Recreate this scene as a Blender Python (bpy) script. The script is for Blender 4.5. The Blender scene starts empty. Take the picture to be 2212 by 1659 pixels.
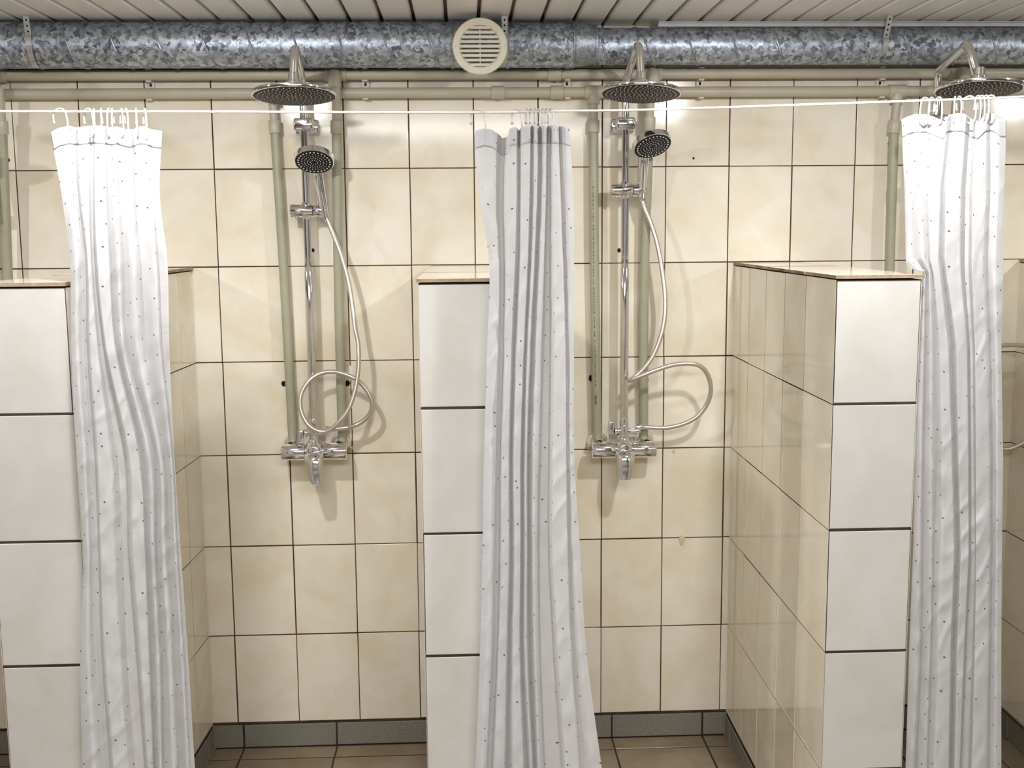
import bpy, bmesh, math, random
from mathutils import Vector, Matrix, noise
random.seed(7)
C = bpy.context.scene.collection
sc = bpy.context.scene
PI = math.pi
FZ = 0.085                      # top of the dark skirting above the floor (floor is z = 0)
TW, TH = 0.2, 0.2991            # wall tile pitch

# ------------------------------------------------------------------ camera
FPX = 2429.6
CAM = Vector((0.7607, -3.557, 1.6056 + FZ))
YAW, PIT, ROL = .0426, .1371, -.0084
def ray(px, py):
    u, v = px-1106, py-829.5
    c, s = math.cos(ROL), math.sin(ROL)
    u, v = c*u+s*v, -s*u+c*v
    x, dep, up = u/FPX, 1.0, -v/FPX
    c, s = math.cos(PIT), math.sin(PIT)
    y, z = c*dep+s*up, -s*dep+c*up
    c, s = math.cos(YAW), math.sin(YAW)
    return Vector((c*x+s*y, -s*x+c*y, z))
OX = 0.
def W(px, py, Y):               # the point of the plane at depth Y that is seen in that direction
    d = ray(px, py)
    return CAM + d*((Y-CAM.y)/d.y) + Vector((OX, 0, 0))
fwd = ray(1106, 829.5).normalized()
rgt = (ray(1107, 829.5)-ray(1106, 829.5)).normalized()
upv = rgt.cross(fwd)
cd = bpy.data.cameras.new('camera'); cd.sensor_fit = 'HORIZONTAL'; cd.sensor_width = 36
cd.lens = FPX*36/2212; cd.clip_start = .05
co = bpy.data.objects.new('camera', cd); C.objects.link(co)
m = Matrix((rgt, upv, -fwd)).transposed().to_4x4(); m.translation = CAM
co.matrix_world = m
sc.camera = co

# ------------------------------------------------------------------ materials
def mat(name):
    m = bpy.data.materials.new(name); m.use_nodes = True
    nt = m.node_tree; nt.nodes.clear()
    out = nt.nodes.new('ShaderNodeOutputMaterial'); b = nt.nodes.new('ShaderNodeBsdfPrincipled')
    nt.links.new(b.outputs[0], out.inputs[0])
    return m, nt, b, out
def N(nt, t, **kw):
    n = nt.nodes.new('ShaderNode'+t)
    for k, v in kw.items():
        if k in n.inputs: n.inputs[k].default_value = v
        else: setattr(n, k, v)
    return n
def ramp(nt, fac, stops):
    r = N(nt, 'ValToRGB'); e = r.color_ramp.elements
    while len(e) < len(stops): e.new(.5)
    for el, (p, c) in zip(e, stops):
        el.position = p; el.color = (*c, 1) if len(c) == 3 else c
    nt.links.new(fac, r.inputs[0]); return r
def plain(name, col, rough=.5, metal=0., var=.06, scale=30, bump=0., spec=.5):
    m, nt, b, o = mat(name)
    tc = N(nt, 'TexCoord'); nz = N(nt, 'TexNoise', Scale=scale, Detail=4.0)
    nt.links.new(tc.outputs['Object'], nz.inputs['Vector'])
    lo = tuple(c*(1-var) for c in col); hi = tuple(min(1, c*(1+var)) for c in col)
    r = ramp(nt, nz.outputs[0], [(.3, lo), (.7, hi)])
    nt.links.new(r.outputs[0], b.inputs['Base Color'])
    b.inputs['Roughness'].default_value = rough; b.inputs['Metallic'].default_value = metal
    b.inputs['Specular IOR Level'].default_value = spec
    if bump:
        bp = N(nt, 'Bump', Strength=bump, Distance=.002)
        nt.links.new(nz.outputs[0], bp.inputs['Height']); nt.links.new(bp.outputs[0], b.inputs['Normal'])
    return m
def tile_mat(name, a, bcol, stain, rough, amt=1.):
    """glazed marbled tile: every tile has its own cut of the marbling"""
    m, nt, b, o = mat(name)
    tc = N(nt, 'TexCoord'); g = N(nt, 'NewGeometry')
    sc_ = N(nt, 'VectorMath', operation='SCALE'); cx = N(nt, 'CombineXYZ')
    for i in range(3): nt.links.new(g.outputs['Random Per Island'], cx.inputs[i])
    sc_.inputs['Scale'].default_value = 37.
    nt.links.new(cx.outputs[0], sc_.inputs[0])
    ad = N(nt, 'VectorMath', operation='ADD')
    nt.links.new(tc.outputs['Object'], ad.inputs[0]); nt.links.new(sc_.outputs[0], ad.inputs[1])
    n1 = N(nt, 'TexNoise', Scale=6.5, Detail=5.0, Roughness=.55, Distortion=.6)
    n2 = N(nt, 'TexNoise', Scale=3.0, Detail=6.0, Roughness=.6)
    n3 = N(nt, 'TexNoise', Scale=120., Detail=2.0)
    nt.links.new(ad.outputs[0], n1.inputs['Vector']); nt.links.new(tc.outputs['Object'], n2.inputs['Vector'])
    nt.links.new(tc.outputs['Object'], n3.inputs['Vector'])
    r1 = ramp(nt, n1.outputs[0], [(.32, a), (.62, bcol)])
    r2 = ramp(nt, n2.outputs[0], [(.52, (0, 0, 0)), (.75, (.55*amt,)*3)])
    mx = N(nt, 'MixRGB', blend_type='MULTIPLY'); mx.inputs[2].default_value = (*stain, 1)
    nt.links.new(r2.outputs[0], mx.inputs[0]); nt.links.new(r1.outputs[0], mx.inputs[1])
    # small brightness step from tile to tile
    hs = N(nt, 'HueSaturation'); mr = N(nt, 'MapRange'); mr.inputs[3].default_value = .965; mr.inputs[4].default_value = 1.03
    nt.links.new(g.outputs['Random Per Island'], mr.inputs[0]); nt.links.new(mr.outputs[0], hs.inputs['Value'])
    nt.links.new(mx.outputs[0], hs.inputs['Color']); nt.links.new(hs.outputs[0], b.inputs['Base Color'])
    rr = N(nt, 'MapRange'); rr.inputs[3].default_value = rough*.8; rr.inputs[4].default_value = rough*1.35
    nt.links.new(n2.outputs[0], rr.inputs[0]); nt.links.new(rr.outputs[0], b.inputs['Roughness'])
    bp = N(nt, 'Bump', Strength=.03, Distance=.002)
    nt.links.new(n1.outputs[0], bp.inputs['Height']); nt.links.new(bp.outputs[0], b.inputs['Normal'])
    b.inputs['Specular IOR Level'].default_value = .5
    return m
M = {}
M['tile'] = tile_mat('glazed cream tile', (.735, .66, .525), (.795, .752, .655), (.88, .79, .60), .10)
M['tile_front'] = tile_mat('glazed tile darkened against front light', (.50, .482, .448), (.55, .537, .51), (.92, .89, .80), .13, .6)  # more neutral tile, darkened to offset the strong light on partition ends
M['tile_skirt'] = plain('speckled grey skirting', (.20, .19, .155), .55, 0, .35, 260, .2)
M['tile_floor'] = tile_mat('brown floor tile', (.20, .155, .095), (.26, .21, .14), (.7, .6, .45), .22)
def grout_mat(name, lo, hi):
    m, nt, b, o = mat(name)
    tc = N(nt, 'TexCoord'); n = N(nt, 'TexNoise', Scale=9., Detail=6., Roughness=.65)
    nt.links.new(tc.outputs['Object'], n.inputs['Vector'])
    r = ramp(nt, n.outputs[0], [(.33, lo), (.68, hi)])
    nt.links.new(r.outputs[0], b.inputs['Base Color']); b.inputs['Roughness'].default_value = .9
    return m
M['grout'] = grout_mat('rusty brown grout', (.024, .009, .005), (.115, .058, .026))
M['grout_dark'] = grout_mat('dark grout', (.012, .010, .009), (.05, .04, .03))
M['cap_edge'] = grout_mat('raw stained tile edge', (.16, .09, .05), (.50, .39, .28))
M['ceiling'] = plain('white lacquered ceiling slat', (.82, .80, .77), .32, 0, .04, 3)
M['gap'] = grout_mat('dirty slat gap', (.02, .017, .015), (.16, .11, .08))
M['paint'] = plain('darkened unseen wall', (.20, .195, .185), .6)  # unseen walls, darkened so the chrome gets dark reflections
M['white_trim'] = plain('white plastic trim', (.66, .64, .59), .4)
M['pipe'] = plain('grey green plastic pipe', (.47, .43, .335), .42, 0, .05, 12)
M['pipe_green'] = plain('greener plastic pipe', (.335, .33, .235), .42, 0, .06, 10)
M['fitting'] = plain('plastic pipe fitting', (.47, .44, .345), .38, 0, .05, 12)
M['clip'] = plain('pale clip', (.66, .61, .51), .4)
M['strap'] = plain('galvanised strap', (.55, .56, .57), .38, .9, .12, 60)
M['chrome'] = plain('polished chrome', (.80, .80, .82), .055, 1., .02, 5)
M['hose'] = None
M['black'] = plain('dark hole', (.004, .004, .004), .9)
M['nozzle_face'] = plain('black nozzle plate', (.010, .009, .010), .5, 0, .06, 30, 0, .25)
M['nozzle'] = plain('grey rubber nozzle', (.62, .60, .60), .45)
M['vent'] = plain('cream plastic grille', (.74, .70, .58), .38)
M['cord'] = plain('off white cord', (.80, .78, .72), .6, 0, .1, 200, .3)
M['eyelet'] = plain('dull metal eyelet', (.55, .55, .56), .4, .5)
M['print'] = plain('dark green print', (.03, .05, .03), .6)
M['putty'] = plain('pale putty', (.62, .50, .34), .8, 0, .2, 80)
M['bare'] = plain('bare white plaster', (.80, .77, .70), .8)
M['brass'] = plain('old brass stub', (.45, .36, .20), .4, .7)

def hose_mat():
    m, nt, b, o = mat('satin metal hose')
    b.inputs['Base Color'].default_value = (.66, .63, .58, 1); b.inputs['Metallic'].default_value = .9
    b.inputs['Roughness'].default_value = .3
    uv = N(nt, 'UVMap'); w = N(nt, 'TexWave', Scale=40.); w.bands_direction = 'Y'
    nt.links.new(uv.outputs[0], w.inputs['Vector'])
    bp = N(nt, 'Bump', Strength=.25, Distance=.001)
    nt.links.new(w.outputs[1], bp.inputs['Height']); nt.links.new(bp.outputs[0], b.inputs['Normal'])
    return m
M['hose'] = hose_mat()
def galva(name, sx, lo, hi, rough):
    m, nt, b, o = mat(name)
    tc = N(nt, 'TexCoord')
    nz = N(nt, 'TexNoise', Scale=90., Detail=3.0); nt.links.new(tc.outputs['Object'], nz.inputs['Vector'])
    mxv = N(nt, 'MixRGB', blend_type='LINEAR_LIGHT'); mxv.inputs[0].default_value = .012
    nt.links.new(tc.outputs['Object'], mxv.inputs[1]); nt.links.new(nz.outputs['Color'], mxv.inputs[2])
    v = N(nt, 'TexVoronoi', Scale=sx); nt.links.new(mxv.outputs[0], v.inputs['Vector'])
    bw = N(nt, 'RGBToBW'); nt.links.new(v.outputs['Color'], bw.inputs[0])
    r = ramp(nt, bw.outputs[0], [(.15, lo), (.5, tuple((a+c)/2 for a, c in zip(lo, hi))), (.85, hi)])
    nt.links.new(r.outputs[0], b.inputs['Base Color'])
    b.inputs['Metallic'].default_value = .85
    rr = N(nt, 'MapRange'); rr.inputs[3].default_value = rough-.1; rr.inputs[4].default_value = rough+.12
    nt.links.new(bw.outputs[0], rr.inputs[0]); nt.links.new(rr.outputs[0], b.inputs['Roughness'])
    # every zinc crystal is tilted its own way
    g = N(nt, 'NewGeometry'); sub = N(nt, 'VectorMath', operation='SUBTRACT'); sub.inputs[1].default_value = (.5, .5, .5)
    nt.links.new(v.outputs['Color'], sub.inputs[0])
    sc2 = N(nt, 'VectorMath', operation='SCALE'); sc2.inputs['Scale'].default_value = .14; nt.links.new(sub.outputs[0], sc2.inputs[0])
    ad = N(nt, 'VectorMath', operation='ADD'); nt.links.new(g.outputs['Normal'], ad.inputs[0]); nt.links.new(sc2.outputs[0], ad.inputs[1])
    nn = N(nt, 'VectorMath', operation='NORMALIZE'); nt.links.new(ad.outputs[0], nn.inputs[0]); nt.links.new(nn.outputs[0], b.inputs['Normal'])
    return m
M['galva'] = galva('galvanised sheet', 92., (.17, .20, .26), (.60, .65, .73), .42)
M['galva_fine'] = galva('fine grained galvanised sheet', 150., (.24, .27, .32), (.48, .52, .58), .46)
def fabric():
    m, nt, b, o = mat('white dotted polyester')
    uv = N(nt, 'UVMap')
    v = N(nt, 'TexVoronoi', Scale=17.); v.voronoi_dimensions = '2D'; v.inputs['Randomness'].default_value = .72
    nt.links.new(uv.outputs[0], v.inputs['Vector'])
    r = ramp(nt, v.outputs['Distance'], [(.034, (.12, .12, .14)), (.045, (.70, .705, .725))])
    nt.links.new(r.outputs[0], b.inputs['Base Color'])
    b.inputs['Roughness'].default_value = .55; b.inputs['Specular IOR Level'].default_value = .35
    b.inputs['Sheen Weight'].default_value = .15
    w = N(nt, 'TexNoise', Scale=14., Detail=5.); nt.links.new(uv.outputs[0], w.inputs['Vector'])
    bp = N(nt, 'Bump', Strength=.25, Distance=.006)
    nt.links.new(w.outputs[0], bp.inputs['Height']); nt.links.new(bp.outputs[0], b.inputs['Normal'])
    t = N(nt, 'BsdfTranslucent'); nt.links.new(r.outputs[0], t.inputs[0]); nt.links.new(bp.outputs[0], t.inputs['Normal'])
    mx = N(nt, 'MixShader'); mx.inputs[0].default_value = .42
    nt.links.new(b.outputs[0], mx.inputs[1]); nt.links.new(t.outputs[0], mx.inputs[2])
    nt.links.new(mx.outputs[0], o.inputs[0])
    return m
M['fabric'] = fabric()
def clear():
    m, nt, b, o = mat('clear plastic')
    b.inputs['Base Color'].default_value = (.93, .94, .95, 1); b.inputs['Roughness'].default_value = .12
    b.inputs['Transmission Weight'].default_value = .75; b.inputs['IOR'].default_value = 1.45
    return m
M['clear'] = clear()

# ------------------------------------------------------------------ mesh helpers
def lift(v): return Vector(v)
def obj(name, bm, mats, parent=None, smooth=None, bevel=None, label=None):
    """links a bmesh built in world coordinates as ONE object; origin at its parent's base or its own centre"""
    if not isinstance(mats, (list, tuple)): mats = [mats]
    if parent is not None:
        org = parent.matrix_world.translation.copy() if parent.parent is None else parent['_o']
        org = Vector(org)
    else:
        n = max(1, len(bm.verts)); lo = Vector((1e9,)*3); hi = -lo
        for v in bm.verts:
            for i in range(3): lo[i] = min(lo[i], v.co[i]); hi[i] = max(hi[i], v.co[i])
        org = (lo+hi)/2; org.z = lo.z
    bmesh.ops.translate(bm, vec=-org, verts=bm.verts)
    me = bpy.data.meshes.new(name)
    if smooth is not None:
        for f in bm.faces: f.smooth = True
        for e in bm.edges:
            if len(e.link_faces) == 2:
                e.smooth = e.calc_face_angle(0) < math.radians(smooth)
    bm.to_mesh(me); bm.free()
    for mm in mats: me.materials.append(mm)
    o = bpy.data.objects.new(name, me); C.objects.link(o)
    if parent is None: o.location = org
    else: o.parent = parent
    o['_o'] = tuple(org)
    if bevel:
        md = o.modifiers.new('bevel', 'BEVEL'); md.width = bevel; md.segments = 2; md.limit_method = 'ANGLE'
    if label: o['label'] = label
    return o
def thing(name, loc, label, cat, group=None):
    o = bpy.data.objects.new(name, None); C.objects.link(o); o.location = loc; o.empty_display_size = .05
    o.matrix_world = Matrix.Translation(Vector(loc))
    o['label'] = label; o['category'] = cat; o['_o'] = tuple(loc)
    if group: o['group'] = group
    return o
def tag(o, label, cat, group=None):
    o['label'] = label; o['category'] = cat
    if group: o['group'] = group
    return o
def struct(o): o['kind'] = 'structure'; return o
def quad(bm, a, b, c, d, mi=0):
    f = bm.faces.new([bm.verts.new(p) for p in (a, b, c, d)]); f.material_index = mi; return f
def box(bm, lo, hi, mi=0, M4=None):
    x0, y0, z0 = lo; x1, y1, z1 = hi
    v = [Vector(p) for p in ((x0,y0,z0),(x1,y0,z0),(x1,y1,z0),(x0,y1,z0),(x0,y0,z1),(x1,y0,z1),(x1,y1,z1),(x0,y1,z1))]
    if M4: v = [M4 @ p for p in v]
    vs = [bm.verts.new(p) for p in v]
    for q in ((3,2,1,0),(4,5,6,7),(0,1,5,4),(1,2,6,5),(2,3,7,6),(3,0,4,7)):
        f = bm.faces.new([vs[i] for i in q]); f.material_index = mi
def rbox(bm, lo, hi, r, seg=3, mi=0):
    b2 = bmesh.new(); box(b2, lo, hi)
    bmesh.ops.bevel(b2, geom=b2.edges[:], offset=r, segments=seg, affect='EDGES', profile=.5)
    merge(bm, b2, mi)
def merge(bm, b2, mi=0):
    mp = {v: bm.verts.new(v.co) for v in b2.verts}
    for f in b2.faces:
        nf = bm.faces.new([mp[v] for v in f.verts]); nf.material_index = mi
    b2.free()
def spline(pts, n=8):
    """Catmull-Rom through the points"""
    P = [Vector(p) for p in pts]; P = [P[0]*2-P[1]]+P+[P[-1]*2-P[-2]]
    out = []
    for i in range(1, len(P)-2):
        a, b, c, d = P[i-1:i+3]
        for k in range(n):
            t = k/n
            out.append(.5*((2*b)+(c-a)*t+(2*a-5*b+4*c-d)*t*t+(3*b-a-3*c+d)*t**3))
    out.append(P[-2]); return out
def fillet(pts, r, n=7):
    """a polyline with its corners rounded"""
    P = [Vector(p) for p in pts]; out = [P[0]]
    for i in range(1, len(P)-1):
        a, b, c = P[i-1:i+2]; d1 = (a-b); d2 = (c-b); rr = min(r, d1.length*.48, d2.length*.48)
        s = b+d1.normalized()*rr; e = b+d2.normalized()*rr
        for k in range(n+1):
            t = k/n; out.append(s*(1-t)**2+b*2*t*(1-t)+e*t*t)
    out.append(P[-1]); return out
def tube(bm, pts, r, seg=14, cap=True, mi=0, uv=False):
    P = [Vector(p) for p in pts]; n = len(P)
    R = r if isinstance(r, (list, tuple)) else [r]*n
    T = []
    for i in range(n):
        d = (P[min(i+1, n-1)]-P[max(i-1, 0)]); T.append(d.normalized() if d.length > 1e-9 else Vector((0, 0, 1)))
    ref = Vector((0, 0, 1)) if abs(T[0].z) < .9 else Vector((0, 1, 0))
    u = T[0].cross(ref).normalized(); rings = []; acc = 0; L = [0]
    for i in range(n):
        if i:
            q = T[i-1].rotation_difference(T[i]); u = (q @ u); acc += (P[i]-P[i-1]).length; L.append(acc)
        u = (u-T[i]*u.dot(T[i])).normalized(); w = T[i].cross(u)
        rings.append([bm.verts.new(P[i]+(u*math.cos(2*PI*k/seg)+w*math.sin(2*PI*k/seg))*R[i]) for k in range(seg)])
    lay = bm.loops.layers.uv.verify() if uv else None
    for i in range(n-1):
        for k in range(seg):
            k2 = (k+1) % seg
            f = bm.faces.new((rings[i][k], rings[i][k2], rings[i+1][k2], rings[i+1][k])); f.material_index = mi
            if uv:
                for lp, (uu, vv) in zip(f.loops, ((k, L[i]), (k+1, L[i]), (k+1, L[i+1]), (k, L[i+1]))):
                    lp[lay].uv = (uu/seg*.05, vv*4)
    if cap:
        f = bm.faces.new(rings[0][::-1]); f.material_index = mi
        f = bm.faces.new(rings[-1]); f.material_index = mi
def cyl(bm, a, b, r, seg=24, mi=0, ch=0.):
    a, b = Vector(a), Vector(b); d = (b-a).normalized()
    if ch: tube(bm, [a, a+d*ch*.3, a+d*ch, b-d*ch, b-d*ch*.3, b], [r-ch, r-ch*.3, r, r, r-ch*.3, r-ch], seg, True, mi)
    else: tube(bm, [a, b], r, seg, True, mi)
def frame(n, up=Vector((0, 0, 1))):
    n = Vector(n).normalized()
    u = up.cross(n)
    if u.length < 1e-4: u = Vector((1, 0, 0))
    u.normalize(); return u, n.cross(u), n
def lathe(bm, c, n, prof, seg=40, mi=0, mis=None):
    """profile of (radius, height along n)"""
    u, v, n = frame(n); c = Vector(c); rings = []
    for (r, h) in prof:
        if r < 1e-6: rings.append([bm.verts.new(c+n*h)])
        else: rings.append([bm.verts.new(c+n*h+(u*math.cos(2*PI*k/seg)+v*math.sin(2*PI*k/seg))*r) for k in range(seg)])
    for i in range(len(rings)-1):
        a, b = rings[i], rings[i+1]; mm = mis[i] if mis else mi
        for k in range(seg):
            k2 = (k+1) % seg
            if len(a) == 1 and len(b) == 1: continue
            if len(a) == 1: f = bm.faces.new((a[0], b[k2], b[k]))
            elif len(b) == 1: f = bm.faces.new((a[k], a[k2], b[0]))
            else: f = bm.faces.new((a[k], a[k2], b[k2], b[k]))
            f.material_index = mm
def ball(bm, c, r, mi=0, seg=14):
    prof = [(r*math.sin(PI*i/8) if 0 < i < 8 else 0, -r*math.cos(PI*i/8)) for i in range(9)]
    lathe(bm, c, (0, 0, 1), prof, seg, mi)
def loft(bm, secs, seg=20, mi=0):
    """secs: (centre, u, v, ru, rv) elliptical sections"""
    rings = [[bm.verts.new(c+u*math.cos(2*PI*k/seg)*ru+v*math.sin(2*PI*k/seg)*rv) for k in range(seg)] for c, u, v, ru, rv in secs]
    for i in range(len(rings)-1):
        for k in range(seg):
            k2 = (k+1) % seg
            f = bm.faces.new((rings[i][k], rings[i][k2], rings[i+1][k2], rings[i+1][k])); f.material_index = mi
    f = bm.faces.new(rings[0][::-1]); f.material_index = mi
    f = bm.faces.new(rings[-1]); f.material_index = mi
def tiles(bm, O, U, V, us, vs, gap=.0036, h=.0009, bev=.0007, mi=0, jit=.0006, skip=None):
    """one bevelled tile per cell; O+U*u+V*v is the face plane, the grout lies h behind it"""
    O, U, V = Vector(O), Vector(U).normalized(), Vector(V).normalized(); Nn = U.cross(V)
    for i in range(len(us)-1):
        for j in range(len(vs)-1):
            if skip and skip(i, j): continue
            a, b = sorted((us[i], us[i+1])); c, d = sorted((vs[j], vs[j+1])); g = gap/2
            ja = lambda: random.uniform(-jit, jit)
            a0, b0, c0, d0 = a+g+ja(), b-g+ja(), c+g+ja(), d-g+ja()
            lift_ = random.uniform(-.0003, .0003)
            lo = [bm.verts.new(O+U*x+V*y-Nn*h) for x, y in ((a0, c0), (b0, c0), (b0, d0), (a0, d0))]
            md = [bm.verts.new(O+U*x+V*y-Nn*(bev*.7)) for x, y in ((a0, c0), (b0, c0), (b0, d0), (a0, d0))]
            hi = [bm.verts.new(O+U*x+V*y+Nn*lift_) for x, y in ((a0+bev, c0+bev), (b0-bev, c0+bev), (b0-bev, d0-bev), (a0+bev, d0-bev))]
            for q in range(4):
                q2 = (q+1) % 4
                for A, B in ((lo, md), (md, hi)):
                    f = bm.faces.new((A[q], A[q2], B[q2], B[q])); f.material_index = mi
            f = bm.faces.new(hi); f.material_index = mi
def frange(a, b, s, off=0.):
    k = math.ceil((a-off)/s - 1e-6); out = [a]
    while off+k*s < b-1e-6:
        if off+k*s > a+.004: out.append(off+k*s)
        k += 1
    out.append(b); return out

# ------------------------------------------------------------------ the room
X0, X1, Y0, ZC = -2.6, 4.1, -4.6, 2.22+FZ
rows = [FZ+k*TH for k in range(8)]
bm = bmesh.new()
us = frange(X0, X1, TW); vs = rows
tiles(bm, (0, 0, 0), (1, 0, 0), (0, 0, 1), us, vs+[ZC+.12], mi=0)
bm2 = bm
box(bm, (X0, .0009, -.06), (X1, .12, ZC+.12), 1)
struct(obj('wall_back', bm, [M['tile'], M['grout']]))
bm = bmesh.new()
tiles(bm, (0, 0, 0), (1, 0, 0), (0, 1, 0), frange(X0, X1, .3045, .018), frange(Y0, -.007, .3045, -.09), gap=.006, mi=0)
box(bm, (X0, Y0, -.06), (X1, 0, -.0009), 1)
struct(obj('floor', bm, [M['tile_floor'], M['grout_dark']]))
bm = bmesh.new()
tiles(bm, (0, -.008, 0), (1, 0, 0), (0, 0, 1), frange(X0, X1, .3045, .018), [.001, FZ-.003], gap=.006, mi=0, h=.004)
box(bm, (X0, -.004, 0), (X1, 0, FZ-.004), 1)
struct(obj('baseboard_back', bm, [M['tile_skirt'], M['grout_dark']]))
# slatted ceiling, slats running towards the wall
bm = bmesh.new()
x = .817-.0955*40
while x < X1+.1:
    a, b = x+.0045, x+.0955-.0045
    prof = [(a, .013), (a+.001, .004), (a+.006, 0), (b-.006, 0), (b-.001, .004), (b, .013)]
    for i in range(5):
        (xa, za), (xb, zb) = prof[i], prof[i+1]
        quad(bm, (xa, Y0, ZC+za), (xa, -.005, ZC+za), (xb, -.005, ZC+zb), (xb, Y0, ZC+zb), 0)
    x += .0955
box(bm, (X0-.2, Y0, ZC+.012), (X1+.2, -.004, ZC+.05), 1)
struct(obj('ceiling', bm, [M['ceiling'], M['gap']]))
for nm, lo, hi in (('wall_left', (X0-.1, Y0, 0), (X0, 0, ZC)), ('wall_right', (X1, Y0, 0), (X1+.1, 0, ZC)), ('wall_front', (X0, Y0-.1, 0), (X1, Y0, ZC))):
    bm = bmesh.new(); box(bm, lo, hi); struct(obj(nm, bm, M['paint']))
bm = bmesh.new(); box(bm, (1.36, -.082, ZC-.004), (X1, -.070, ZC-.0005)); box(bm, (1.36, -.073, ZC-.014), (X1, -.070, ZC-.004))
struct(obj('trim_1', bm, M['white_trim']))
bm = bmesh.new(); box(bm, (1.30, -.012, FZ+2.093), (X1, -.0005, FZ+2.103))
struct(obj('trim_2', bm, M['white_trim']))

# ------------------------------------------------------------------ shower partitions
def partition(label, back, front, yf, side_breaks, left_first=None):
    """back/front: (x left, x right) at the wall and at the free end"""
    zt = FZ+1.4845
    bl, br = Vector((back[0], -.0005, 0)), Vector((back[1], -.0005, 0))
    fl, fr = Vector((front[0], yf, 0)), Vector((front[1], yf, 0))
    ctr = (bl+br+fl+fr)/4
    t = thing('shower_partition', (ctr.x, ctr.y, 0), label, 'partition')
    vs = [.0]+[r for r in rows if .02 < r < zt-.05]+[zt]
    bm = bmesh.new()
    # core, set back behind the tile faces
    g = .0009; cs = [bl+Vector((g, 0, 0)), br-Vector((g, 0, 0)), fr+Vector((-g, g, 0)), fl+Vector((g, g, 0))]
    lo = [bm.verts.new((p.x, p.y, .0)) for p in cs]; hi = [bm.verts.new((p.x, p.y, zt-.001)) for p in cs]
    for i in range(4):
        j = (i+1) % 4; f = bm.faces.new((lo[j], lo[i], hi[i], hi[j])); f.material_index = 2
    f = bm.faces.new(hi[::-1]); f.material_index = 2
    L = (fl-bl).length; ks = [min(k, L) for k in side_breaks]; ks[-1] = L
    d = (fl-bl).normalized(); tiles(bm, bl, -d, (0, 0, 1), [-k for k in ks][::-1], vs, gap=.003, mi=0)
    d = (fr-br).normalized(); tiles(bm, br, d, (0, 0, 1), ks, vs, gap=.003, mi=0)
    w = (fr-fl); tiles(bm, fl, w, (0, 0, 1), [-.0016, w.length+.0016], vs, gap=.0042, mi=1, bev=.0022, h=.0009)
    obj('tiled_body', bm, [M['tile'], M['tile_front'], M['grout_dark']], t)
    # cap of tiles with raw stained edges
    o = .004; z0, z1 = zt+.0022, FZ+1.4950
    bm = bmesh.new(); n = len(ks)
    for i in range(n-1):
        a, b = ks[i]/L, ks[i+1]/L
        j1, j2 = random.uniform(-.0015, .0015), random.uniform(-.001, .0025)
        e = .0016/L
        a2, b2 = a+(e if i else 0), b-(e if i < n-2 else -o/L)
        P = [bl.lerp(fl, a2)+Vector((-o+j1, 0, 0)), br.lerp(fr, a2)+Vector((o+j2, 0, 0)), br.lerp(fr, b2)+Vector((o+j2, 0, 0)), bl.lerp(fl, b2)+Vector((-o+j1, 0, 0))]
        dz = random.uniform(-.0008, .0004)
        lo = [bm.verts.new((p.x, p.y, z0)) for p in P]; hi = [bm.verts.new((p.x, p.y, z1+dz)) for p in P]
        f = bm.faces.new(hi[::-1]); f.material_index = 0
        f = bm.faces.new(lo); f.material_index = 1
        for q in range(4):
            r = (q+1) % 4; f = bm.faces.new((lo[r], lo[q], hi[q], hi[r])); f.material_index = 1
    bmesh.ops.recalc_face_normals(bm, faces=bm.faces)
    obj('cap_slab', bm, [M['tile'], M['cap_edge']], t)
    # dark skirting along both sides
    for A, B, s in ((bl, fl, -1), (br, fr, 1)):
        bm = bmesh.new(); d = (B-A).normalized(); off = Vector((s*.006, 0, 0)); Ls = L-.06
        u = -d if s < 0 else d
        brk = frange(0.012, Ls, .3045, .09); brk = [-k for k in brk][::-1] if s < 0 else brk
        tiles(bm, A+off, u, (0, 0, 1), brk, [.001, FZ-.003], gap=.006, h=.004, mi=0)
        p, q = A+d*.012+off*.4, A+d*Ls+off*.4
        for z in (0,):
            pts = [A+d*.012, A+d*Ls, q, p]
            lo = [bm.verts.new((v.x, v.y, .0005)) for v in pts]; hi = [bm.verts.new((v.x, v.y, FZ-.004)) for v in pts]
            for i in range(4):
                j = (i+1) % 4; f = bm.faces.new((lo[i], lo[j], hi[j], hi[i])); f.material_index = 1
            f = bm.faces.new(hi); f.material_index = 1
        bmesh.ops.recalc_face_normals(bm, faces=[f for f in bm.faces if f.material_index == 1])
        obj('skirting', bm, [M['tile_skirt'], M['grout_dark']], t)
    return t
partition('chest-high cream tiled partition at the left edge, its end partly behind the leftmost curtain', (-.283, -.083), (-.3303, -.1318), -.986, [0, .16, .36, .56, .76, .986])
partition('unseen tiled partition just past the left edge, added to shade the end stall', (-1.24, -1.04), (-1.25, -1.05), -.986, [0, .205, .4, .595, .785, .986])  # out of view; added for the shade it throws into the left stall
partition('narrow tiled partition between the two full shower stalls, curtain hanging in front of it', (.665, .863), (.6588, .857), -.984, [0, .205, .4, .595, .785, .984])
partition('tiled partition showing its long glossy left side, right of the straight-levered shower', (1.6226, 1.8195), (1.6118, 1.8087), -1.020, [0, .205, .4, .595, .785, 1.02])
partition('tiled partition cut by the right edge, only its shaded left side showing', (2.5515, 2.75), (2.545, 2.744), -1.02, [0, .205, .4, .595, .785, 1.02])

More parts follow.
